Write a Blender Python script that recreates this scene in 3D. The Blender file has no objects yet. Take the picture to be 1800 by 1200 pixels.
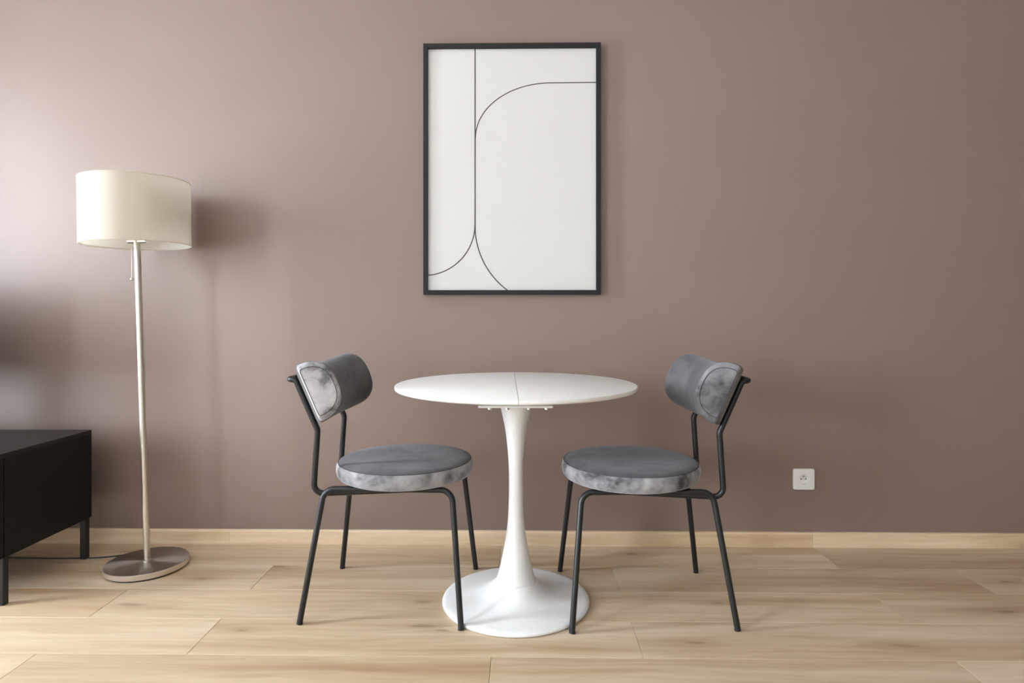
import bpy, bmesh, math, random
from mathutils import Vector, Matrix

# ------------------------------------------------------------------ camera, sky, light
scene = bpy.context.scene
COL = scene.collection
CAM_D, CAM_H = 2.54, 0.9575          # distance to the painted wall, lens height
cd = bpy.data.cameras.new('camera')
cam = bpy.data.objects.new('camera', cd)
COL.objects.link(cam)
cam.location = (0, -CAM_D, CAM_H)
cam.rotation_euler = (math.radians(90), 0, math.radians(0.84))
cd.sensor_width = 36.0
cd.lens = 36.0 * 1078.0 / 1800.0
cd.shift_y = -49.0 / 1800.0
cd.clip_start = 0.05
scene.camera = cam

SKY = 62.0
world = bpy.data.worlds.new('overcast_sky')
scene.world = world
world.use_nodes = True
bg = world.node_tree.nodes['Background']
bg.inputs['Color'].default_value = (0.89, 0.955, 1.04, 1)
bg.inputs['Strength'].default_value = SKY

# window openings in the left wall: (y0, y1, z0, z1); daylight enters through them
WALL_L, WALL_R, WALL_B, CEIL = -3.3, 4.6, -4.6, 2.62
WINDOWS = [(-1.35, -0.82, 0.4, 2.36), (-3.85, -2.85, 0.6, 2.35)]
for (y0, y1, z0, z1) in WINDOWS:
    ld = bpy.data.lights.new('sky_portal', 'AREA')
    ld.shape = 'RECTANGLE'
    ld.size, ld.size_y = (z1 - z0), (y1 - y0)
    ld.cycles.is_portal = True
    lo = bpy.data.objects.new('sky_portal', ld)
    COL.objects.link(lo)
    lo.location = (WALL_L - 0.3, (y0 + y1) / 2, (z0 + z1) / 2)
    lo.rotation_euler = (0, math.radians(-90), 0)

vs = scene.view_settings
vs.view_transform = 'Standard'
vs.look = 'None'
vs.gamma = 1.0
vs.use_curve_mapping = False
vs.exposure = 0.0
scene.cycles.max_bounces = 7
scene.cycles.diffuse_bounces = 5
scene.cycles.transparent_max_bounces = 12

R = math.radians
random.seed(4)

# ------------------------------------------------------------------ materials
class NT:
    """small wrapper for building a node tree"""
    def __init__(self, name):
        self.m = bpy.data.materials.new(name)
        self.m.use_nodes = True
        self.t = self.m.node_tree
        self.bsdf = self.t.nodes['Principled BSDF']
    def n(self, kind, **kw):
        nd = self.t.nodes.new(kind)
        for k, v in kw.items():
            if k in nd.inputs:
                nd.inputs[k].default_value = v
            else:
                setattr(nd, k, v)
        return nd
    def l(self, a, b):
        self.t.links.new(a, b)
    def math(self, op, a, b=None, clamp=False):
        nd = self.t.nodes.new('ShaderNodeMath')
        nd.operation = op
        nd.use_clamp = clamp
        for i, v in enumerate((a, b)):
            if v is None:
                continue
            if isinstance(v, (int, float)):
                nd.inputs[i].default_value = v
            else:
                self.l(v, nd.inputs[i])
        return nd.outputs[0]
    def mix(self, fac, a, b, blend='MIX'):
        nd = self.t.nodes.new('ShaderNodeMix')
        nd.data_type = 'RGBA'
        nd.blend_type = blend
        for sock, v in ((nd.inputs[0], fac), (nd.inputs[6], a), (nd.inputs[7], b)):
            if isinstance(v, (int, float)):
                sock.default_value = v
            elif isinstance(v, tuple):
                sock.default_value = (*v, 1) if len(v) == 3 else v
            else:
                self.l(v, sock)
        return nd.outputs[2]
    def ramp(self, fac, stops):
        nd = self.t.nodes.new('ShaderNodeValToRGB')
        el = nd.color_ramp.elements
        while len(el) < len(stops):
            el.new(0.5)
        for e, (p, c) in zip(el, stops):
            e.position = p
            e.color = (*c, 1) if isinstance(c, tuple) else (c, c, c, 1)
        self.l(fac, nd.inputs[0])
        return nd.outputs[0]
    def coords(self, scale=(1, 1, 1), rnd=0.0, kind='Object', rot=(0, 0, 0)):
        tc = self.t.nodes.new('ShaderNodeTexCoord')
        v = tc.outputs[kind]
        if rnd:
            oi = self.t.nodes.new('ShaderNodeObjectInfo')
            cm = self.t.nodes.new('ShaderNodeCombineXYZ')
            self.l(self.math('MULTIPLY', oi.outputs['Random'], rnd), cm.inputs[0])
            self.l(self.math('MULTIPLY', oi.outputs['Random'], rnd * 0.37), cm.inputs[1])
            self.l(self.math('MULTIPLY', oi.outputs['Random'], rnd * 0.71), cm.inputs[2])
            ad = self.t.nodes.new('ShaderNodeVectorMath')
            self.l(v, ad.inputs[0]); self.l(cm.outputs[0], ad.inputs[1])
            v = ad.outputs[0]
        mp = self.t.nodes.new('ShaderNodeMapping')
        mp.inputs['Scale'].default_value = scale
        mp.inputs['Rotation'].default_value = rot
        self.l(v, mp.inputs[0])
        return mp.outputs[0]
    def noise(self, vec, scale, detail=4, rough=0.5, dist=0.0, out=0):
        nd = self.n('ShaderNodeTexNoise')
        nd.inputs['Scale'].default_value = scale
        nd.inputs['Detail'].default_value = detail
        nd.inputs['Roughness'].default_value = rough
        nd.inputs['Distortion'].default_value = dist
        self.l(vec, nd.inputs['Vector'])
        return nd.outputs[out]
    def bump(self, h, strength, dist=0.002):
        nd = self.n('ShaderNodeBump')
        nd.inputs['Strength'].default_value = strength
        nd.inputs['Distance'].default_value = dist
        self.l(h, nd.inputs['Height'])
        self.l(nd.outputs[0], self.bsdf.inputs['Normal'])
    def set(self, **kw):
        for k, v in kw.items():
            k = k.replace('_', ' ')
            i = self.bsdf.inputs[k]
            if isinstance(v, tuple) and len(v) == 3 and i.type == 'RGBA':
                v = (*v, 1)
            if isinstance(v, (int, float, tuple)):
                i.default_value = v
            else:
                self.l(v, i)
        return self

def plain(name, col, rough=0.5, metal=0.0, fine=0.0, scale=60, **kw):
    """flat paint / plastic / metal with a faint procedural mottling"""
    t = NT(name)
    v = t.coords()
    nz = t.noise(v, scale, 5)
    c = t.mix(nz, tuple(x * 0.95 for x in col), tuple(min(1, x * 1.05) for x in col))
    t.set(Base_Color=c, Roughness=rough, Metallic=metal, **kw)
    if fine:
        t.bump(nz, fine, 0.001)
    return t.m

def wall_paint():
    t = NT('mauve_wall_paint')
    v = t.coords()
    big = t.noise(v, 1.3, 3)
    fine = t.noise(v, 260, 3, 0.6)
    mid = t.noise(v, 70, 4, 0.6)
    c = t.mix(big, (0.211, 0.153, 0.127), (0.225, 0.165, 0.137))
    t.set(Base_Color=c, Roughness=0.45, Specular_IOR_Level=0.62)
    h = t.math('ADD', t.math('MULTIPLY', fine, 0.5), t.math('MULTIPLY', mid, 0.6))
    t.bump(h, 0.22, 0.0012)
    return t.m

def oak(name, along='x', tint=1.0):
    t = NT(name)
    v0 = t.coords((1, 1, 1), rnd=37.0)
    warp = t.noise(t.coords((1.1, 4.0, 4.0), rnd=37.0), 1.6, 3, 0.5, out=1)
    wm = t.t.nodes.new('ShaderNodeVectorMath'); wm.operation = 'SCALE'
    t.l(warp, wm.inputs[0]); wm.inputs['Scale'].default_value = 0.07
    va = t.t.nodes.new('ShaderNodeVectorMath')
    t.l(v0, va.inputs[0]); t.l(wm.outputs[0], va.inputs[1])
    def st(s):
        mp = t.t.nodes.new('ShaderNodeMapping'); mp.inputs['Scale'].default_value = s
        t.l(va.outputs[0], mp.inputs[0]); return mp.outputs[0]
    broad = t.noise(st((0.55, 9, 9)), 1.0, 4, 0.55)
    streak = t.noise(st((1.6, 42, 42)), 1.0, 5, 0.6)
    fibre = t.noise(st((9, 420, 420)), 1.0, 3, 0.6)
    col = t.ramp(broad, [(0.28, (0.46, 0.325, 0.2)), (0.5, (0.595, 0.48, 0.34)), (0.72, (0.665, 0.56, 0.43))])
    col = t.mix(t.ramp(streak, [(0.36, 1.0), (0.62, 0.0)]), col, t.mix(1.0, col, (0.86, 0.82, 0.77), 'MULTIPLY'))
    col = t.mix(t.math('MULTIPLY', fibre, 0.45), col, t.mix(1.0, col, (0.75, 0.7, 0.64), 'MULTIPLY'))
    # knots: sparse dark eyes with a drawn-out halo
    vo = t.n('ShaderNodeTexVoronoi'); vo.voronoi_dimensions = '2D'; vo.inputs['Scale'].default_value = 1.0
    t.l(st((1.9, 7.5, 0.0)), vo.inputs['Vector'])
    sep = t.n('ShaderNodeSeparateColor'); t.l(vo.outputs['Color'], sep.inputs[0])
    pick = t.math('GREATER_THAN', sep.outputs[0], 0.6)
    rag = t.noise(st((14, 60, 0)), 1.0, 4, 0.6)
    kd = t.math('ADD', t.math('MULTIPLY', vo.outputs['Distance'], t.math('ADD', 0.55, t.math('MULTIPLY', sep.outputs[1], 1.3))),
                t.math('MULTIPLY', t.math('SUBTRACT', rag, 0.5), 0.16))
    eye = t.ramp(kd, [(0.0, 1.0), (0.085, 0.0)])
    halo = t.ramp(kd, [(0.03, 0.9), (0.36, 0.0)])
    col = t.mix(t.math('MULTIPLY', t.math('MULTIPLY', halo, pick), streak), col, t.mix(1.0, col, (0.6, 0.5, 0.42), 'MULTIPLY'))
    col = t.mix(t.math('MULTIPLY', t.math('MULTIPLY', eye, pick), 0.62), col, (0.16, 0.1, 0.066))
    oi = t.n('ShaderNodeObjectInfo')
    shade = t.math('ADD', 0.94 * tint, t.math('MULTIPLY', oi.outputs['Random'], 0.12))
    cmb = t.n('ShaderNodeCombineColor')
    for i in range(3):
        t.l(shade, cmb.inputs[i])
    col = t.mix(1.0, col, cmb.outputs[0], 'MULTIPLY')
    t.set(Base_Color=col, Roughness=t.math('ADD', 0.42, t.math('MULTIPLY', streak, 0.16)), Specular_IOR_Level=0.4)
    t.bump(t.math('ADD', streak, fibre), 0.12, 0.0008)
    return t.m

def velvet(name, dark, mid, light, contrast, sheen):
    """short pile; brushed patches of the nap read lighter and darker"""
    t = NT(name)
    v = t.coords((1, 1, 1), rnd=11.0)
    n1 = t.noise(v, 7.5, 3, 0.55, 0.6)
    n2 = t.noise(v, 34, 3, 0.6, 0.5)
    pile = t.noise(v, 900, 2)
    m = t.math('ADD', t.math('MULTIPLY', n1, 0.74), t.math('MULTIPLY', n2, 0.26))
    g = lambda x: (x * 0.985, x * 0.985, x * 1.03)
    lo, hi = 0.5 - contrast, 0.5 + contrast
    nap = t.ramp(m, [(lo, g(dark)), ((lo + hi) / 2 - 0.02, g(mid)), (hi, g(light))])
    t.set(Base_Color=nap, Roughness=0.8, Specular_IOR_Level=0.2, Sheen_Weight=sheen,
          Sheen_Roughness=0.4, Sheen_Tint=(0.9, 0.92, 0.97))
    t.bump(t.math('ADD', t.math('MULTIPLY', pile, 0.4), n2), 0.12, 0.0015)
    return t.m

def brushed(name, col, rough, aniso=0.75, radial=True, turn=0.0):
    t = NT(name)
    nz = t.noise(t.coords((4, 4, 500) if not radial else (30, 30, 30)), 6, 4)
    t.set(Base_Color=t.mix(nz, tuple(c * 0.93 for c in col), col), Metallic=1.0, Roughness=rough,
          Anisotropic=aniso, Anisotropic_Rotation=turn)
    tg = t.n('ShaderNodeTangent'); tg.direction_type = 'RADIAL'; tg.axis = 'Z'
    t.l(tg.outputs[0], t.bsdf.inputs['Tangent'])
    return t.m

def linen(name, col, trans):
    t = NT(name)
    v = t.coords()
    sx = t.coords((1, 1, 14)); sy = t.coords((9, 9, 1))
    a = t.noise(sx, 60, 4, 0.6); b = t.noise(sy, 60, 4, 0.6)
    w = t.math('MULTIPLY', t.math('ADD', a, b), 0.5)
    c = t.mix(w, tuple(x * 0.86 for x in col), tuple(min(1, x * 1.08) for x in col))
    t.set(Base_Color=c, Roughness=0.9, Specular_IOR_Level=0.15)
    t.bump(w, 0.25, 0.0008)
    out = t.t.nodes['Material Output']
    tr = t.n('ShaderNodeBsdfTranslucent'); t.l(c, tr.inputs['Color'])
    mx = t.n('ShaderNodeMixShader'); mx.inputs[0].default_value = trans
    t.l(t.bsdf.outputs[0], mx.inputs[1]); t.l(tr.outputs[0], mx.inputs[2])
    t.l(mx.outputs[0], out.inputs['Surface'])
    return t.m

def clear_pane(name, refl=1.0):
    t = NT(name)
    t.t.nodes.remove(t.bsdf)
    out = t.t.nodes['Material Output']
    fr = t.n('ShaderNodeFresnel'); fr.inputs['IOR'].default_value = 1.45
    tp = t.n('ShaderNodeBsdfTransparent'); gl = t.n('ShaderNodeBsdfGlossy')
    gl.inputs['Roughness'].default_value = 0.06
    mx = t.n('ShaderNodeMixShader')
    t.l(t.math('MULTIPLY', fr.outputs[0], refl), mx.inputs[0])
    t.l(tp.outputs[0], mx.inputs[1]); t.l(gl.outputs[0], mx.inputs[2]); t.l(mx.outputs[0], out.inputs['Surface'])
    return t.m

M = dict(
    wall=wall_paint(),
    white_wall=plain('white_wall_paint', (0.86, 0.855, 0.84), 0.7, fine=0.1, scale=120),
    oak=oak('oak_laminate'),
    skirt=oak('oak_skirting', tint=1.3),
    subfloor=plain('pale_joint', (0.42, 0.32, 0.22), 0.8),
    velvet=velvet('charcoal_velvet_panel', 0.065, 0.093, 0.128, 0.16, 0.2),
    velvet_lit_side=velvet('charcoal_velvet_brushed_lit_side', 0.045, 0.19, 0.37, 0.13, 0.5),  # light on the seat's side band put into the base colour
    velvet_lit_end=velvet('charcoal_velvet_brushed_lit_end', 0.12, 0.42, 0.56, 0.13, 0.7),  # bright nap sheen of the back ends painted into the colour
    velvet_dim_end=velvet('charcoal_velvet_brushed_dim_end', 0.045, 0.14, 0.24, 0.15, 0.5),  # second chair's back ends: duller nap sheen painted into the colour
    seam=plain('dark_seam_thread', (0.045, 0.045, 0.05), 0.8),
    black_metal=plain('black_powder_coated_steel', (0.008, 0.0095, 0.0105), 0.36, fine=0.04, scale=400, Specular_IOR_Level=0.45),
    black_rubber=plain('black_rubber', (0.012, 0.012, 0.012), 0.7),
    white_lacquer=plain('white_lacquer', (0.765, 0.775, 0.775), 0.3, Specular_IOR_Level=0.5),
    white_top=plain('white_laminate', (0.75, 0.75, 0.735), 0.42, fine=0.03, scale=300),
    steel=plain('zinc_steel', (0.7, 0.7, 0.68), 0.3, 1.0),
    nickel=brushed('brushed_nickel_plate', (0.5, 0.45, 0.41), 0.34, 0.95, turn=0.0),
    nickel_edge=brushed('brushed_nickel_rim', (0.86, 0.8, 0.74), 0.28, 0.5),
    nickel_pole=brushed('satin_nickel_pole', (0.66, 0.64, 0.57), 0.36, 0.4),
    linen=linen('cream_linen', (0.86, 0.81, 0.725), 0.56),
    liner=linen('white_shade_liner', (0.86, 0.85, 0.82), 0.5),
    bulb=plain('frosted_bulb', (0.85, 0.85, 0.83), 0.35),
    black_ash=plain('black_brown_foil', (0.005, 0.0038, 0.0038), 0.42, fine=0.04, scale=90, Specular_IOR_Level=0.25),
    black_top=plain('black_foil_top', (0.009, 0.0075, 0.0075), 0.42, fine=0.04, scale=160, Specular_IOR_Level=0.35),
    frame=plain('black_painted_wood_frame', (0.012, 0.012, 0.013), 0.55, fine=0.05, scale=200, Specular_IOR_Level=0.3),
    paper=plain('off_white_print_paper', (0.8, 0.805, 0.79), 0.85, fine=0.08, scale=500),
    ink=plain('dark_print_ink', (0.06, 0.06, 0.055), 0.8),
    pane=clear_pane('thin_acrylic_pane', 0.5),
    glass=clear_pane('window_glass', 0.6),
    socket=plain('white_socket_plastic', (0.8, 0.8, 0.79), 0.35),
    hole=plain('dark_contact_hole', (0.02, 0.02, 0.02), 0.6),
    cable=plain('black_cable_sheath', (0.012, 0.012, 0.012), 0.5),
    upvc=plain('white_window_frame', (0.82, 0.82, 0.82), 0.35),
    screen=plain('black_glass_screen', (0.008, 0.008, 0.009), 0.12),
)

# ------------------------------------------------------------------ mesh helpers
def obj(name, bm, mat, parent=None, smooth=False, loc=None, angle=None):
    me = bpy.data.meshes.new(name)
    bm.normal_update()
    bm.to_mesh(me); bm.free()
    me.materials.append(mat)
    if smooth:
        for p in me.polygons:
            p.use_smooth = True
        if angle:
            me.set_sharp_from_angle(angle=R(angle))
    o = bpy.data.objects.new(name, me)
    COL.objects.link(o)
    if loc is not None:
        o.location = loc
    if parent is not None:
        o.parent = parent
    return o

def empty(name, loc=(0, 0, 0), rz=0.0):
    o = bpy.data.objects.new(name, None)
    COL.objects.link(o)
    o.empty_display_size = 0.05
    o.location = loc
    o.rotation_euler = (0, 0, rz)
    return o

def tag(o, label=None, cat=None, group=None, kind=None):
    for k, v in (('label', label), ('category', cat), ('group', group), ('kind', kind)):
        if v:
            o[k] = v
    return o

def add_box(bm, lo, hi, bevel=0.0, seg=2):
    vs_ = [bm.verts.new((x, y, z)) for x in (lo[0], hi[0]) for y in (lo[1], hi[1]) for z in (lo[2], hi[2])]
    F = [(0, 1, 3, 2), (4, 6, 7, 5), (0, 4, 5, 1), (2, 3, 7, 6), (0, 2, 6, 4), (1, 5, 7, 3)]
    fs = [bm.faces.new([vs_[i] for i in f]) for f in F]
    if bevel:
        es = list({e for f in fs for e in f.edges})
        bmesh.ops.bevel(bm, geom=es, offset=bevel, segments=seg, profile=0.5, affect='EDGES')
    return bm

def box(lo, hi, bevel=0.0, seg=2):
    return add_box(bmesh.new(), lo, hi, bevel, seg)

def lathe(profile, n=48, closed_top=True, closed_bot=True, center=(0, 0, 0), bm=None, a0=0.0, a1=None):
    """profile: list of (r, z) from bottom to top (outside)"""
    bm = bm or bmesh.new()
    rings = []
    cx, cy, cz = center
    for r, z in profile:
        rings.append([bm.verts.new((cx + r * math.cos(2 * math.pi * i / n), cy + r * math.sin(2 * math.pi * i / n), cz + z)) for i in range(n)])
    for a, b in zip(rings, rings[1:]):
        for i in range(n):
            j = (i + 1) % n
            bm.faces.new((a[i], a[j], b[j], b[i]))
    if closed_bot:
        bm.faces.new(list(reversed(rings[0])))
    if closed_top:
        bm.faces.new(rings[-1])
    return bm

def fillet(pts, rad, seg=6):
    """round the corners of a polyline; rad is a number or a list per inner corner"""
    P = [Vector(p) for p in pts]
    out = [P[0]]
    for k in range(1, len(P) - 1):
        r = rad[k - 1] if isinstance(rad, (list, tuple)) else rad
        a, b, c = P[k - 1], P[k], P[k + 1]
        u = (a - b); w = (c - b)
        lu, lw = u.length, w.length
        u.normalize(); w.normalize()
        ang = u.angle(w)
        if abs(math.pi - ang) < 1e-3:
            out.append(b); continue
        t = min(r / math.tan(ang / 2), lu * 0.48, lw * 0.48)
        rr = t * math.tan(ang / 2)
        cdir = (u + w).normalized()
        cen = b + cdir * (rr / math.sin(ang / 2))
        s0 = b + u * t - cen; s1 = b + w * t - cen
        tot = s0.angle(s1)
        ax = s0.cross(s1).normalized()
        for i in range(seg + 1):
            out.append(cen + Matrix.Rotation(tot * i / seg, 3, ax) @ s0)
    out.append(P[-1])
    return out

def tube(pts, r, n=14, caps=True, bm=None):
    bm = bm or bmesh.new()
    P = [Vector(p) for p in pts]
    T = []
    for i in range(len(P)):
        a = P[max(0, i - 1)]; b = P[min(len(P) - 1, i + 1)]
        T.append((b - a).normalized())
    ref = Vector((0, 0, 1)) if abs(T[0].z) < 0.9 else Vector((1, 0, 0))
    u = T[0].cross(ref).normalized()
    rings = []
    for i, p in enumerate(P):
        if i:
            q = T[i - 1].rotation_difference(T[i])
            u = (q @ u)
            u = (u - T[i] * u.dot(T[i])).normalized()
        w = T[i].cross(u)
        rings.append([bm.verts.new(p + r * (math.cos(2 * math.pi * k / n) * u + math.sin(2 * math.pi * k / n) * w)) for k in range(n)])
    for a, b in zip(rings, rings[1:]):
        for k in range(n):
            j = (k + 1) % n
            bm.faces.new((a[k], a[j], b[j], b[k]))
    if caps:
        bm.faces.new(list(reversed(rings[0]))); bm.faces.new(rings[-1])
    return bm

def smooth_tube(name, pts, r, mat, parent, n=14, caps=True):
    return obj(name, tube(pts, r, n, caps), mat, parent, smooth=True, angle=40)

# ------------------------------------------------------------------ the room
# painted wall behind the table
wb = box((WALL_L - 0.3, 0, -0.05), (WALL_R + 0.3, 0.2, CEIL + 0.1))
tag(obj('wall_back', wb, M['wall']), kind='structure')
tag(obj('wall_right', box((WALL_R, WALL_B, -0.05), (WALL_R + 0.2, 0, CEIL + 0.1)), M['wall']), kind='structure')
tag(obj('wall_front', box((WALL_L - 0.3, WALL_B - 0.2, -0.05), (WALL_R + 0.2, WALL_B, CEIL + 0.1)), M['white_wall']), kind='structure')
tag(obj('ceiling', box((WALL_L - 0.3, WALL_B - 0.2, CEIL), (WALL_R + 0.2, 0.0, CEIL + 0.15)), M['white_wall']), kind='structure')
# left wall, with the openings left free
bm = bmesh.new()
edges = [WALL_B] + [v for w in sorted(WINDOWS) for v in w[:2]] + [0.0]
for i in range(0, len(edges), 2):
    add_box(bm, (WALL_L - 0.28, edges[i], -0.05), (WALL_L, edges[i + 1], CEIL))
for (y0, y1, z0, z1) in WINDOWS:
    add_box(bm, (WALL_L - 0.28, y0, -0.05), (WALL_L, y1, z0))
    add_box(bm, (WALL_L - 0.28, y0, z1), (WALL_L, y1, CEIL))
tag(obj('wall_left', bm, M['white_wall']), kind='structure')
for k, (y0, y1, z0, z1) in enumerate(WINDOWS):
    w = tag(empty('window_%d' % (k + 1), (WALL_L - 0.2, (y0 + y1) / 2, z0)), kind='structure')
    hw, hh, fw = (y1 - y0) / 2, z1 - z0, 0.045
    bm = bmesh.new()
    add_box(bm, (-0.03, -hw, 0), (0.03, -hw + fw, hh)); add_box(bm, (-0.03, hw - fw, 0), (0.03, hw, hh))
    add_box(bm, (-0.03, -hw + fw, 0), (0.03, hw - fw, fw)); add_box(bm, (-0.03, -hw + fw, hh - fw), (0.03, hw - fw, hh))
    leaves = [(-hw + fw, hw - fw)]
    if hw > 0.4:
        add_box(bm, (-0.03, -0.035, fw), (0.03, 0.035, hh - fw))
        leaves = [(-hw + fw, -0.035), (0.035, hw - fw)]
    obj('window_frame', bm, M['upvc'], w)
    for a, b in leaves:
        obj('pane', box((-0.003, a, fw), (0.003, b, hh - fw)), M['glass'], w)
    if z0 > 0.4:
        obj('window_sill', box((0.03, -hw, -0.03), (0.23, hw, 0.0), 0.005), M['upvc'], w)

# floor: slab with planks laid on it, long joints parallel to the painted wall
floor = tag(obj('floor', box((WALL_L - 0.3, WALL_B - 0.2, -0.12), (WALL_R + 0.2, 0.2, -0.0125)), M['subfloor']), kind='structure')
PL, PW, GAP = 1.282, 0.2035, 0.0007
plank_cache = {}
def plank_mesh(length, width):
    key = (round(length, 4), round(width, 4))
    if key not in plank_cache:
        b = box((-length / 2, -width / 2, -0.012), (length / 2, width / 2, 0), 0.0009, 1)
        me = bpy.data.meshes.new('plank'); b.to_mesh(me); b.free()
        me.materials.append(M['oak'])
        plank_cache[key] = me
    return plank_cache[key]
rows = [(0.0, -0.2195)]
y = -0.2195
while y > WALL_B + 0.01:
    rows.append((y, max(y - PW, WALL_B))); y -= PW
for i, (ya, yb) in enumerate(rows):
    start = (-1.3648 if i % 2 == 0 else -0.9405)
    x = start - 3 * PL
    while x < WALL_R:
        a, b = max(x, WALL_L), min(x + PL, WALL_R)
        if b - a > 0.01:
            me = plank_mesh(b - a - GAP, ya - yb - GAP)
            o = bpy.data.objects.new('plank', me)
            COL.objects.link(o)
            o.parent = floor
            o.location = ((a + b) / 2, (ya + yb) / 2, 0)
        x += PL

# skirting boards along the painted wall
sk = tag(empty('baseboard_back', (0, 0, 0)), kind='structure')
for a, b in ((WALL_L, -1.21), (-1.21, 1.193), (1.193, WALL_R)):
    prof = [(0, 0), (-0.013, 0), (-0.013, 0.054), (-0.0115, 0.058), (-0.0085, 0.0600), (0, 0.0605)]
    bm = bmesh.new()
    L = [bm.verts.new((-(b - a) / 2 + 0.0004, p[0], p[1])) for p in prof]
    Rr = [bm.verts.new(((b - a) / 2 - 0.0004, p[0], p[1])) for p in prof]
    for i in range(len(prof)):
        j = (i + 1) % len(prof)
        bm.faces.new((L[i], L[j], Rr[j], Rr[i]))
    bm.faces.new(list(reversed(L))); bm.faces.new(Rr)
    bmesh.ops.recalc_face_normals(bm, faces=bm.faces)
    obj('board', bm, M['skirt'], sk, loc=((a + b) / 2, -0.0005, 0.0004))

# ------------------------------------------------------------------ pedestal table
TX, TY, TR, TZ = -0.017, -0.491, 0.399, 0.724
table = tag(empty('pedestal_table', (TX, TY, 0)), 'round white pedestal table with a split top and flared trumpet foot', 'table')
base = [(0.236, 0.0005), (0.242, 0.002), (0.2445, 0.006), (0.2435, 0.010), (0.240, 0.0125), (0.225, 0.0145), (0.2, 0.017),
        (0.165, 0.0215), (0.135, 0.0275), (0.11, 0.036), (0.092, 0.047), (0.078, 0.059), (0.069, 0.069), (0.066, 0.071), (0.05, 0.0715)]
obj('base', lathe(base, 96), M['white_lacquer'], table, smooth=True, angle=50)
column = [(0.0655, 0.0715), (0.0645, 0.074), (0.056, 0.102), (0.0475, 0.14), (0.0364, 0.197), (0.0285, 0.254), (0.0250, 0.311), (0.0236, 0.368),
          (0.0236, 0.42), (0.0252, 0.47), (0.0295, 0.521), (0.036, 0.573), (0.0436, 0.611), (0.0505, 0.642), (0.0545, 0.6598)]
# resample the column smoothly
def catmull(pts, k=4):
    out = []
    for i in range(len(pts) - 1):
        p0, p1, p2, p3 = pts[max(0, i - 1)], pts[i], pts[i + 1], pts[min(len(pts) - 1, i + 2)]
        for s in range(k):
            t = s / k
            out.append(tuple(0.5 * (2 * b + (c - a) * t + (2 * a - 5 * b + 4 * c - d) * t * t + (3 * b - a - 3 * c + d) * t ** 3)
                             for a, b, c, d in zip(p0, p1, p2, p3)))
    out.append(pts[-1])
    return out
obj('column', lathe(catmull(column), 64), M['white_lacquer'], table, smooth=True, angle=50)
obj('mounting_plate', box((-0.118, -0.118, 0.66), (0.118, 0.118, 0.6665), 0.001, 1), M['white_lacquer'], table)
for s in (-1, 1):
    obj('runner', box((-0.11, s * 0.07 - 0.016, 0.667), (0.11, s * 0.07 + 0.016, 0.7085), 0.002, 1), M['white_lacquer'], table)
for x in (-0.082, -0.027, 0.0427, 0.0987):
    b = lathe([(0.006, -0.0075), (0.0075, -0.006), (0.0075, -0.001), (0.009, -0.001), (0.009, 0)], 12, center=(x, -0.104, 0.66))
    obj('bolt', b, M['steel'], table, smooth=True, angle=40)
# two half leaves meeting at a fine gap that runs front to back
def leaf(side):
    bm = bmesh.new()
    prof = [(TR - 0.012, 0.7085), (TR - 0.004, 0.7105), (TR - 0.0006, 0.7135), (TR, 0.7165), (TR, 0.7215), (TR - 0.0008, 0.7232), (TR - 0.0025, TZ)]
    n = 72
    gap = 0.0006
    rings = []
    for r, z in prof:
        a0 = math.asin(gap / r)
        ring = []
        for i in range(n + 1):
            a = -math.pi / 2 + a0 + (math.pi - 2 * a0) * i / n
            ring.append(bm.verts.new((side * r * math.cos(a), r * math.sin(a), z)))
        rings.append(ring)
    for a, b in zip(rings, rings[1:]):
        for i in range(n):
            bm.faces.new((a[i], a[i + 1], b[i + 1], b[i]))
    bm.faces.new(rings[0]); bm.faces.new(rings[-1])
    bm.faces.new([r[0] for r in rings] + [r[-1] for r in reversed(rings)])
    bmesh.ops.recalc_face_normals(bm, faces=bm.faces)
    o = obj('table_leaf', bm, M['white_top'], table, smooth=True, angle=35)
    o.rotation_euler = (0, 0, R(1.5))
    return o
leaf(-1); leaf(1)

# ------------------------------------------------------------------ velvet chairs (local +X is forward)
def seat_mesh():
    rad, z0, z1 = 0.2285, 0.4105, 0.4725
    prof = [(0.0, z0)]
    prof = [(0.19, z0), (0.208, z0 + 0.0015), (0.2185, z0 + 0.006), (0.2255, z0 + 0.015), (0.2285, z0 + 0.028), (0.2283, z0 + 0.04),
            (0.2262, z0 + 0.0485), (0.2235, z0 + 0.0532), (0.2215, z0 + 0.0545), (0.2195, z0 + 0.0556), (0.214, z0 + 0.0592), (0.2, z0 + 0.0614),
            (0.16, z0 + 0.0632), (0.1, z0 + 0.0642), (0.04, z0 + 0.0645)]
    return lathe(prof, 72)

TAU = R(24)
SV, NV, YV = Vector((-math.sin(TAU), 0, math.cos(TAU))), Vector((math.cos(TAU), 0, math.sin(TAU))), Vector((0, 1, 0))
BO = Vector((-0.2830, 0, 0.6845))
BR, PHI, HB, DB, KB = 0.38, R(35.0), 0.098, 0.112, 0.45
def dprofile(scale=1.0, n=30):
    """D outline: flat back with rounded corners, bulging front; returns (s, n)"""
    pts = []
    for i in range(n + 1):
        a = math.pi * i / n
        c, s = math.cos(a), math.sin(a)
        pts.append((HB * math.copysign(abs(c) ** 0.8, c), 0.012 + (DB - 0.012) * abs(s) ** 0.9))
    # rounded lower and upper back corners
    lo = [(-HB + 0.001, 0.006), (-HB + 0.006, 0.001), (-HB + 0.014, 0.0)]
    hi = [(-a, b) for a, b in reversed(lo)]
    pts += lo + [(-0.04, 0.0), (0.0, 0.0), (0.04, 0.0)] + hi
    if scale != 1.0:
        cs, cn = 0.0, 0.045
        pts = [(cs + (a - cs) * scale, cn + (b - cn) * scale) for a, b in pts]
    return pts
def back_point(s, n, phi):
    return BO + SV * s + NV * (BR - (BR - n) * math.cos(phi)) + YV * ((BR - KB * n) * math.sin(phi))
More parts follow.
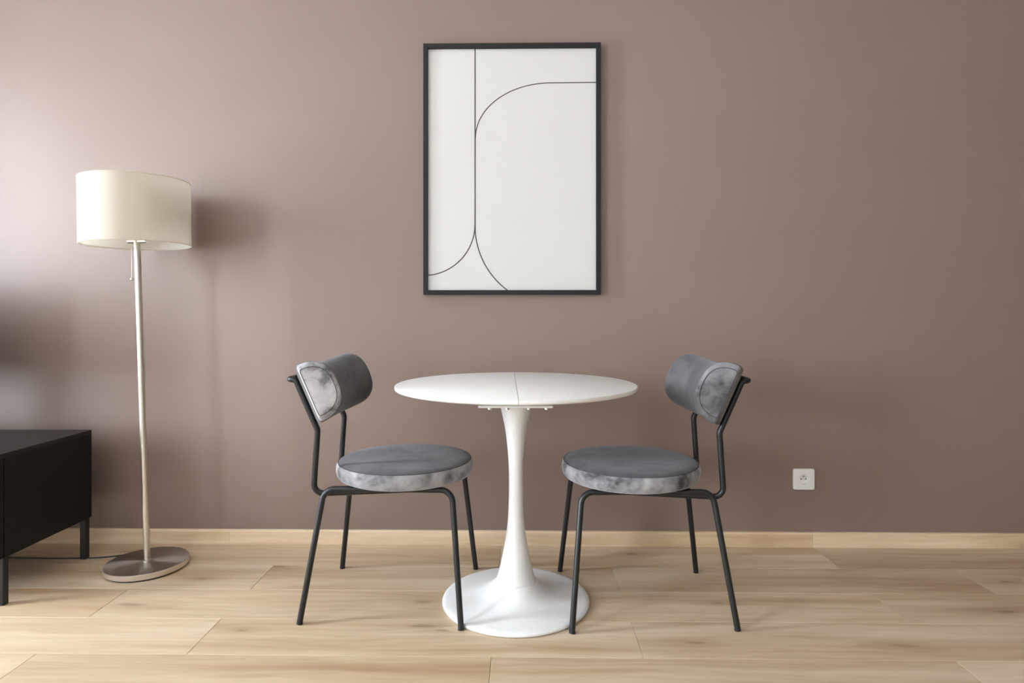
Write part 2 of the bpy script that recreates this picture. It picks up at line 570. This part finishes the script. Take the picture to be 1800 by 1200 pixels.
def inset(pts, d):
    """shrink the outline by about d, leaving the flat back almost where it is"""
    return [(a * (1 - d / HB), 0.003 * d / 0.026 + b * (1 - d / DB)) for a, b in pts]
def back_mesh():
    base = dprofile()
    def ins(d):
        return inset(base, d)
    rr = 0.026
    dphi = rr / BR
    K = 6
    seq = []
    for i in range(K + 1):
        a = math.pi / 2 * i / K          # 0 at the flat end, 90 deg on the side
        seq.append((-PHI + dphi * (1 - math.cos(a)), ins(rr * (1 - math.sin(a))) if i < K else base))
    NS = 26
    for i in range(1, NS):
        seq.append((-PHI + dphi + (2 * PHI - 2 * dphi) * i / NS, base))
    for i in range(K, -1, -1):
        a = math.pi / 2 * i / K
        seq.append((PHI - dphi * (1 - math.cos(a)), ins(rr * (1 - math.sin(a))) if i < K else base))
    bm = bmesh.new()
    rings = [[bm.verts.new(back_point(s, n, ph)) for s, n in pr] for ph, pr in seq]
    m = len(base)
    for q, (a, b) in enumerate(zip(rings, rings[1:])):
        for i in range(m):
            j = (i + 1) % m
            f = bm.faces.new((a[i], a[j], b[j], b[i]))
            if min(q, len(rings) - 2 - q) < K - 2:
                f.material_index = 1     # end pieces: nap sheen painted in as their own colour
    # softly crowned end faces
    for ring, ph, sg in ((rings[0], -PHI, -1), (rings[-1], PHI, 1)):
        pr = ins(rr)
        inner = [bm.verts.new(back_point(s * 0.55, 0.045 + (n - 0.045) * 0.55, ph + sg * 0.006)) for s, n in pr]
        for i in range(m):
            j = (i + 1) % m
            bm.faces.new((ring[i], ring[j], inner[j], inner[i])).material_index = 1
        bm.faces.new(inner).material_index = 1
    bmesh.ops.recalc_face_normals(bm, faces=bm.faces)
    seams = []
    for ph, sg in ((-PHI, -1), (PHI, 1)):
        seams.append([back_point(s, n, ph + sg * 0.0005) for s, n in ins(rr * 0.8)])
    return bm, seams

def ring_tube(pts, r, n=8):
    bm = bmesh.new()
    P = [Vector(p) for p in pts]; m = len(P)
    cen = sum(P, Vector()) / m
    rings = []
    for i in range(m):
        t = (P[(i + 1) % m] - P[i - 1]).normalized()
        u = (P[i] - cen); u = (u - t * u.dot(t)).normalized(); w = t.cross(u)
        rings.append([bm.verts.new(P[i] + r * (math.cos(2 * math.pi * k / n) * u + math.sin(2 * math.pi * k / n) * w)) for k in range(n)])
    for i in range(m):
        a, b = rings[i], rings[(i + 1) % m]
        for k in range(n):
            j = (k + 1) % n
            bm.faces.new((a[k], a[j], b[j], b[k]))
    return bm

TUBE_R = 0.0093
ZB, WT = 0.4008, 0.147          # side rail height and half spacing
XR, XF = -0.196, 0.212          # where the legs would meet the rail
SEAT_X = 0.033
def make_chair(label):
    c = tag(empty('velvet_chair'), label, 'chair', 'velvet chairs at the white table')
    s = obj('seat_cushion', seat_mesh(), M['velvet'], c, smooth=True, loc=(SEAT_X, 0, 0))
    s.data.materials.append(M['velvet_lit_side'])
    for p in s.data.polygons:            # boxing band below the seam: its lit look is painted lighter
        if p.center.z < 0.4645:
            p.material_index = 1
    circ = [(0.2215 * math.cos(2 * math.pi * i / 72), 0.2215 * math.sin(2 * math.pi * i / 72), 0.4652) for i in range(72)]
    obj('seam', ring_tube(circ, 0.0013), M['seam'], s, smooth=True)
    bm, seams = back_mesh()
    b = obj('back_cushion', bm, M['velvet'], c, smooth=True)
    b.data.materials.append(M['velvet_lit_end'])
    for sm in seams:
        obj('seam', ring_tube(sm, 0.0010), M['seam'], b, smooth=True)
    for sy in (-1, 1):
        # each leg sweeps over into the rail under the seat
        for fx, fy, tx, xin in ((-0.252, 0.2085, XR, XR + 0.09), (0.25, 0.222, XF, XF - 0.09)):
            pts = fillet([(fx, sy * fy, 0.004), (tx, sy * WT, ZB), (xin, sy * WT * 0.985, ZB)], 0.04, 8)
            lg = smooth_tube('leg', pts, TUBE_R, M['black_metal'], c)
            foot = Vector((fx, sy * fy, 0.0)); up = (Vector((tx, sy * WT, ZB)) - foot).normalized()
            smooth_tube('foot_cap', [foot + Vector((0, 0, 0.0004)), foot + up * 0.006], TUBE_R + 0.0002, M['black_rubber'], lg)
        smooth_tube('side_rail', [(XR + 0.088, sy * WT * 0.985, ZB), (XF - 0.088, sy * WT * 0.985, ZB)], TUBE_R * 0.99, M['black_metal'], c)
    # the back frame: one bent tube, up from under the seat, kinked, and across behind the cushion
    ylow, yb = 0.06, 0.136
    half = [(0.16, -ylow, 0.3815), (-0.235, -yb, 0.3815), (-0.2215, -yb, 0.585), (-0.2925, -yb, 0.745), (-0.314, -yb, 0.7475), ]
    path = half + [(x, -y_, z) for x, y_, z in reversed(half)]
    pts = fillet(path, [0.03, 0.03, 0.016, 0.014, 0.014, 0.016, 0.03, 0.03], 7)
    smooth_tube('back_frame', pts, TUBE_R, M['black_metal'], c)
    for x in (-0.06, 0.13):
        obj('seat_strap', box((x - 0.014, -WT * 0.985, 0.3912), (x + 0.014, WT * 0.985, 0.3962), 0.001, 1), M['black_metal'], c)
    return c
def copy_tree(o, parent=None):
    n = o.copy()
    COL.objects.link(n)
    n.parent = parent
    for ch in list(o.children):
        copy_tree(ch, n)
    return n
chair = make_chair('grey velvet chair with black tube legs nearest the floor lamp, facing right')
chair2 = copy_tree(chair)
chair2['label'] = 'grey velvet chair with black tube legs on the wall socket side, facing left'
for ch in chair2.children:               # this chair's end pieces: weaker nap sheen painted as a darker colour
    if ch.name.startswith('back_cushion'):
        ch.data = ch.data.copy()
        ch.data.materials[1] = M['velvet_dim_end']
chair.location = (-0.4255, -0.457, 0); chair.rotation_euler = (0, 0, R(-1.5))
chair2.location = (0.399, -0.474, 0); chair2.rotation_euler = (0, 0, R(181.0))

# ------------------------------------------------------------------ floor lamp
LX, LY = -1.411, -0.245
lamp = tag(empty('floor_lamp', (LX, LY, 0)), 'brushed nickel floor lamp with a cream drum shade and pull chain', 'lamp')
b = obj('base', lathe([(0.1395, 0.006), (0.141, 0.0075), (0.141, 0.0245)], 96, closed_top=False), M['nickel_edge'], lamp, smooth=True, angle=40)
obj('base_plate', lathe([(0.141, 0.0245), (0.1395, 0.026)], 96, closed_bot=False), M['nickel'], lamp, smooth=True, angle=40)
obj('base_pad', lathe([(0.134, 0.0004), (0.134, 0.006)], 64), M['black_rubber'], lamp)
lean_x = lambda z: -0.038 * (z - 0.026) / 1.19
smooth_tube('pole', [(0, 0, 0.026), (lean_x(1.24), 0, 1.24)], 0.0112, M['nickel_pole'], lamp, 24)
obj('pole_collar', lathe([(0.0155, 0.026), (0.0155, 0.030), (0.0125, 0.032)], 32), M['nickel_pole'], lamp, smooth=True, angle=40)
SH_R, SH0, SH1 = 0.184, 1.217, 1.455
shx = lean_x(1.33)
sh = obj('lamp_shade', lathe([(SH_R, -0.119), (SH_R, 0.119)], 96, False, False), M['linen'], lamp, smooth=True, loc=(shx, 0, 1.336))
obj('shade_liner', lathe([(SH_R - 0.0022, 0.119), (SH_R - 0.0022, -0.119)], 96, False, False), M['liner'], sh, smooth=True)
for z in (-0.119, 0.119):
    circ = [((SH_R - 0.001) * math.cos(2 * math.pi * i / 96), (SH_R - 0.001) * math.sin(2 * math.pi * i / 96), z) for i in range(96)]
    obj('rim_binding', ring_tube(circ, 0.0022), M['linen'], sh, smooth=True)
sh.rotation_euler = (0, R(-0.9), 0)
bm = bmesh.new()
for k in range(3):
    a = 2 * math.pi * k / 3 + 0.5
    tube([(0.018 * math.cos(a), 0.018 * math.sin(a), 0.06), (0.12 * math.cos(a), 0.12 * math.sin(a), 0.06), ((SH_R - 0.004) * math.cos(a), (SH_R - 0.004) * math.sin(a), 0.112)], 0.0016, 6, bm=bm)
lathe([(0.016, 0.058), (0.019, 0.058), (0.019, 0.062), (0.016, 0.062)], 24, bm=bm)
obj('shade_carrier', bm, M['nickel_pole'], sh, smooth=True, angle=40)
zt = 1.232
xt = lean_x(zt)
bar = tube([(xt - 0.036, 0.006, zt), (xt + 0.04, -0.006, zt)], 0.0095, 20)
obj('switch_housing', bar, M['nickel_edge'], lamp, smooth=True, angle=40)
obj('lamp_socket', lathe([(0.013, zt + 0.008), (0.018, zt + 0.02), (0.018, zt + 0.07), (0.02, zt + 0.07), (0.02, zt + 0.074)], 24, center=(xt, 0, 0)), M['nickel_pole'], lamp, smooth=True, angle=40)
obj('light_bulb', lathe([(0.013, 0.07), (0.016, 0.085), (0.028, 0.11), (0.031, 0.128), (0.027, 0.146), (0.015, 0.157), (0.003, 0.16)], 24, center=(xt, 0, zt)), M['bulb'], lamp, smooth=True)
cx0 = xt - 0.022
chain = smooth_tube('pull_chain', [(cx0, 0.004, zt - 0.009), (cx0 - 0.001, 0.004, zt - 0.14)], 0.0012, M['nickel_pole'], lamp, 6)
bb = bmesh.new()
bmesh.ops.create_uvsphere(bb, u_segments=14, v_segments=10, radius=0.0062, matrix=Matrix.Translation((cx0 - 0.001, 0.004, zt - 0.144)))
obj('chain_ball', bb, M['nickel_pole'], chain, smooth=True)
cord = [(-0.02, 0.128, 0.0032), (-0.06, 0.15, 0.0032), (-0.13, 0.122, 0.0032), (-0.22, 0.086, 0.0032), (-0.34, 0.073, 0.0032), (-0.5, 0.073, 0.0032), (-0.66, 0.085, 0.0032), (-0.85, 0.12, 0.0032), (-1.05, 0.15, 0.0032)]
cp = catmull([tuple(p) for p in cord], 6)
smooth_tube('power_cord', cp, 0.0028, M['cable'], lamp, 8)

# ------------------------------------------------------------------ low black media bench
BX1, BY0, BY1, BZ0, BZ1 = -1.69, -0.575, -0.15, 0.158, 0.5005
BL = 1.3
bench = tag(empty('media_bench', (BX1 - BL / 2, (BY0 + BY1) / 2, 0)), 'low black media bench on square black metal legs beside the lamp', 'cabinet')
hx, hy = BL / 2, (BY1 - BY0) / 2
T = 0.018
DT = 0.016
obj('top_panel', box((-hx, -hy, BZ1 - 0.016), (hx, hy, BZ1), 0.0008, 1), M['black_top'], bench)
obj('bottom_panel', box((-hx + T, -hy + DT, BZ0), (hx - T, hy, BZ0 + T)), M['black_ash'], bench)
obj('back_panel', box((-hx + T, hy - 0.006, BZ0 + T), (hx - T, hy, BZ1 - 0.016)), M['black_ash'], bench)
for s in (-1, 1):
    a, b = sorted((s * hx, s * (hx - T)))
    obj('side_panel', box((a, -hy + DT + 0.002, BZ0), (b, hy, BZ1 - 0.0162), 0.0008, 1), M['black_ash'], bench)
nd = 3
dw = BL / nd
for k in range(nd):
    d = obj('door', box((-hx + k * dw + 0.0012, -hy, BZ0), (-hx + (k + 1) * dw - 0.0012, -hy + DT, BZ1 - 0.018), 0.0012, 1), M['black_ash'], bench)
for sx in (-1, 1):
    for sy in (-1, 1):
        cx_, cy_ = sx * (hx - 0.0165), sy * (hy - 0.026) + (0.003 if sy < 0 else 0.010)
        lg = obj('leg', box((cx_ - 0.0115, cy_ - 0.0115, 0.0022), (cx_ + 0.0115, cy_ + 0.0115, BZ0 - 0.0002), 0.0015, 1), M['black_metal'], bench)
        obj('foot_pad', box((cx_ - 0.010, cy_ - 0.010, 0.0004), (cx_ + 0.010, cy_ + 0.010, 0.0022)), M['black_rubber'], lg)

# television on the bench, just past the left edge of the view; its soft shadow falls on the wall
tv = tag(empty('television', (-2.4, -0.36, BZ1)), 'black flat television standing on the low black bench', 'television')
tw = 0.37
obj('screen_housing', box((-tw, 0.0, 0.165), (tw, 0.045, 0.585), 0.006, 2), M['black_top'], tv)
obj('screen', box((-tw + 0.01, -0.003, 0.182), (tw - 0.01, 0.0005, 0.575)), M['screen'], tv)
obj('stand_neck', box((-0.04, 0.02, 0.012), (0.04, 0.04, 0.24), 0.003, 1), M['black_top'], tv)
obj('stand_foot', box((-0.17, -0.08, 0.0005), (0.17, 0.11, 0.012), 0.004, 2), M['black_top'], tv)

# ------------------------------------------------------------------ framed line print
PX0, PX1, PZ0, PZ1, PF = -0.4015, 0.3265, 1.0355, 2.0665, 0.0185
PXC, PZC = (PX0 + PX1) / 2, (PZ0 + PZ1) / 2
pic = tag(empty('framed_print', (PXC, -0.001, PZ0)), 'tall black framed print of thin dark curved lines on off-white paper', 'picture')
w2, hh = (PX1 - PX0) / 2, PZ1 - PZ0
YF, YB_ = -0.027, -0.001
def rail(p):          # mitred frame member from its four front corners
    bm = bmesh.new()
    f = [bm.verts.new((x, YF, z)) for x, z in p]; k = [bm.verts.new((x, YB_, z)) for x, z in p]
    bm.faces.new(f); bm.faces.new(list(reversed(k)))
    for i in range(4):
        j = (i + 1) % 4
        bm.faces.new((f[j], f[i], k[i], k[j]))
    bmesh.ops.recalc_face_normals(bm, faces=bm.faces)
    bmesh.ops.bevel(bm, geom=[e for e in bm.edges if all(abs(v.co.y - YF) < 1e-6 for v in e.verts)], offset=0.0008, segments=1, affect='EDGES')
    obj('frame_rail', bm, M['frame'], pic)
g = 0.0001
rail([(-w2, g), (-w2 + PF, PF), (-w2 + PF, hh - PF), (-w2, hh - g)])
rail([(w2, hh - g), (w2 - PF, hh - PF), (w2 - PF, PF), (w2, g)])
rail([(-w2 + g, 0), (w2 - g, 0), (w2 - PF, PF), (-w2 + PF, PF)])
rail([(w2 - g, hh), (-w2 + g, hh), (-w2 + PF, hh - PF), (w2 - PF, hh - PF)])
sheet = obj('print_sheet', box((-w2 + PF - 0.004, -0.0115, PF - 0.004), (w2 - PF + 0.004, -0.008, hh - PF + 0.004)), M['paper'], pic)
def px(u, v):         # sheet coordinates measured on the print (0.2338 cm a unit)
    k = 2.5225 / 1078.0
    return ((u - 900.15) * k, (518.0 - v) * k * 0.9985)
def ink_line(pts, w=0.0052, close=True):
    P = [Vector((a, b)) for a, b in pts]
    bm = bmesh.new()
    A, B = [], []
    for i, p in enumerate(P):
        t = (P[min(i + 1, len(P) - 1)] - P[max(i - 1, 0)]).normalized()
        nrm = Vector((-t.y, t.x)) * w / 2
        A.append(bm.verts.new((p.x + nrm.x, -0.0118, p.y + nrm.y))); B.append(bm.verts.new((p.x - nrm.x, -0.0118, p.y - nrm.y)))
    for i in range(len(P) - 1):
        bm.faces.new((A[i], A[i + 1], B[i + 1], B[i]))
    bmesh.ops.recalc_face_normals(bm, faces=bm.faces)
    obj('printed_line', bm, M['ink'], sheet)
ink_line([px(835.3, 84), px(835.3, 398)])
ink_line([px(968 - 132 * math.cos(R(a)), 241 - 96 * math.sin(R(a))) for a in range(0, 91, 3)] + [px(1048.5, 144.6)], 0.0042)
ink_line([px(745 + 90 * math.cos(R(a)), 394 + 90 * math.sin(R(a))) for a in range(0, 88, 3)], 0.0046)
ink_line([px(835.3 + 141 - 141 * math.cos(R(a)), 397 + 141 * math.sin(R(a))) for a in range(0, 56, 2)], 0.0046)
obj('pane', box((-w2 + PF - 0.003, -0.0165, PF - 0.003), (w2 - PF + 0.003, -0.0145, hh - PF + 0.003)), M['pane'], pic)

# ------------------------------------------------------------------ wall socket
sock = tag(empty('wall_socket', (1.161, -0.0002, 0.278)), 'white square wall socket with a round earthed well', 'socket')
def square_with_hole(half, r, y0, y1, bev=0.0015, n=48):
    bm = bmesh.new()
    def sq(h, y):
        out = []
        for i in range(n):
            a = 2 * math.pi * i / n
            c, s = math.cos(a), math.sin(a)
            k = 1 / max(abs(c), abs(s))
            x, z = c * k, s * k
            m = (abs(c) * abs(s)) ** 0.5
            rr = (abs(x) ** 24 + abs(z) ** 24) ** (1 / 24)
            out.append(bm.verts.new((h * x / rr, y, h * z / rr)))
        return out
    def ci(r_, y):
        return [bm.verts.new((r_ * math.cos(2 * math.pi * i / n), y, r_ * math.sin(2 * math.pi * i / n))) for i in range(n)]
    rs = [ci(r, y1), sq(half, y1), sq(half, y0 + bev), sq(half - bev, y0), ci(r + 0.0006, y0), ci(r, y0 + 0.0006)]
    for a, b in zip(rs, rs[1:] + rs[:1]):
        for i in range(n):
            j = (i + 1) % n
            bm.faces.new((a[i], a[j], b[j], b[i]))
    bmesh.ops.recalc_face_normals(bm, faces=bm.faces)
    return bm
obj('plate', square_with_hole(0.0427, 0.0285, -0.0095, 0.0, 0.002), M['socket'], sock, smooth=True, angle=30)
obj('insert', square_with_hole(0.0288, 0.0195, -0.0112, -0.004, 0.0008), M['socket'], sock, smooth=True, angle=30)
well = bmesh.new()
n = 40
ra = [well.verts.new((0.0196 * math.cos(2 * math.pi * i / n), -0.0104, 0.0196 * math.sin(2 * math.pi * i / n))) for i in range(n)]
rb = [well.verts.new((0.0190 * math.cos(2 * math.pi * i / n), -0.0012, 0.0190 * math.sin(2 * math.pi * i / n))) for i in range(n)]
for i in range(n):
    j = (i + 1) % n
    well.faces.new((ra[i], ra[j], rb[j], rb[i]))
well.faces.new(rb)
bmesh.ops.recalc_face_normals(well, faces=well.faces)
for f in well.faces:
    f.normal_flip()
wl = obj('well', well, M['socket'], sock, smooth=True, angle=40)
for x in (-0.0095, 0.0095):
    obj('contact_hole', tube([(x, -0.0010, 0), (x, -0.0016, 0)], 0.0027, 14), M['hole'], wl)
obj('earth_pin', tube([(0, -0.0012, 0.0105), (0, -0.0095, 0.0105)], 0.0024, 14), M['steel'], wl, smooth=True, angle=40)
obj('screw', tube([(0, -0.0010, 0), (0, -0.0020, 0)], 0.0032, 14), M['steel'], wl)
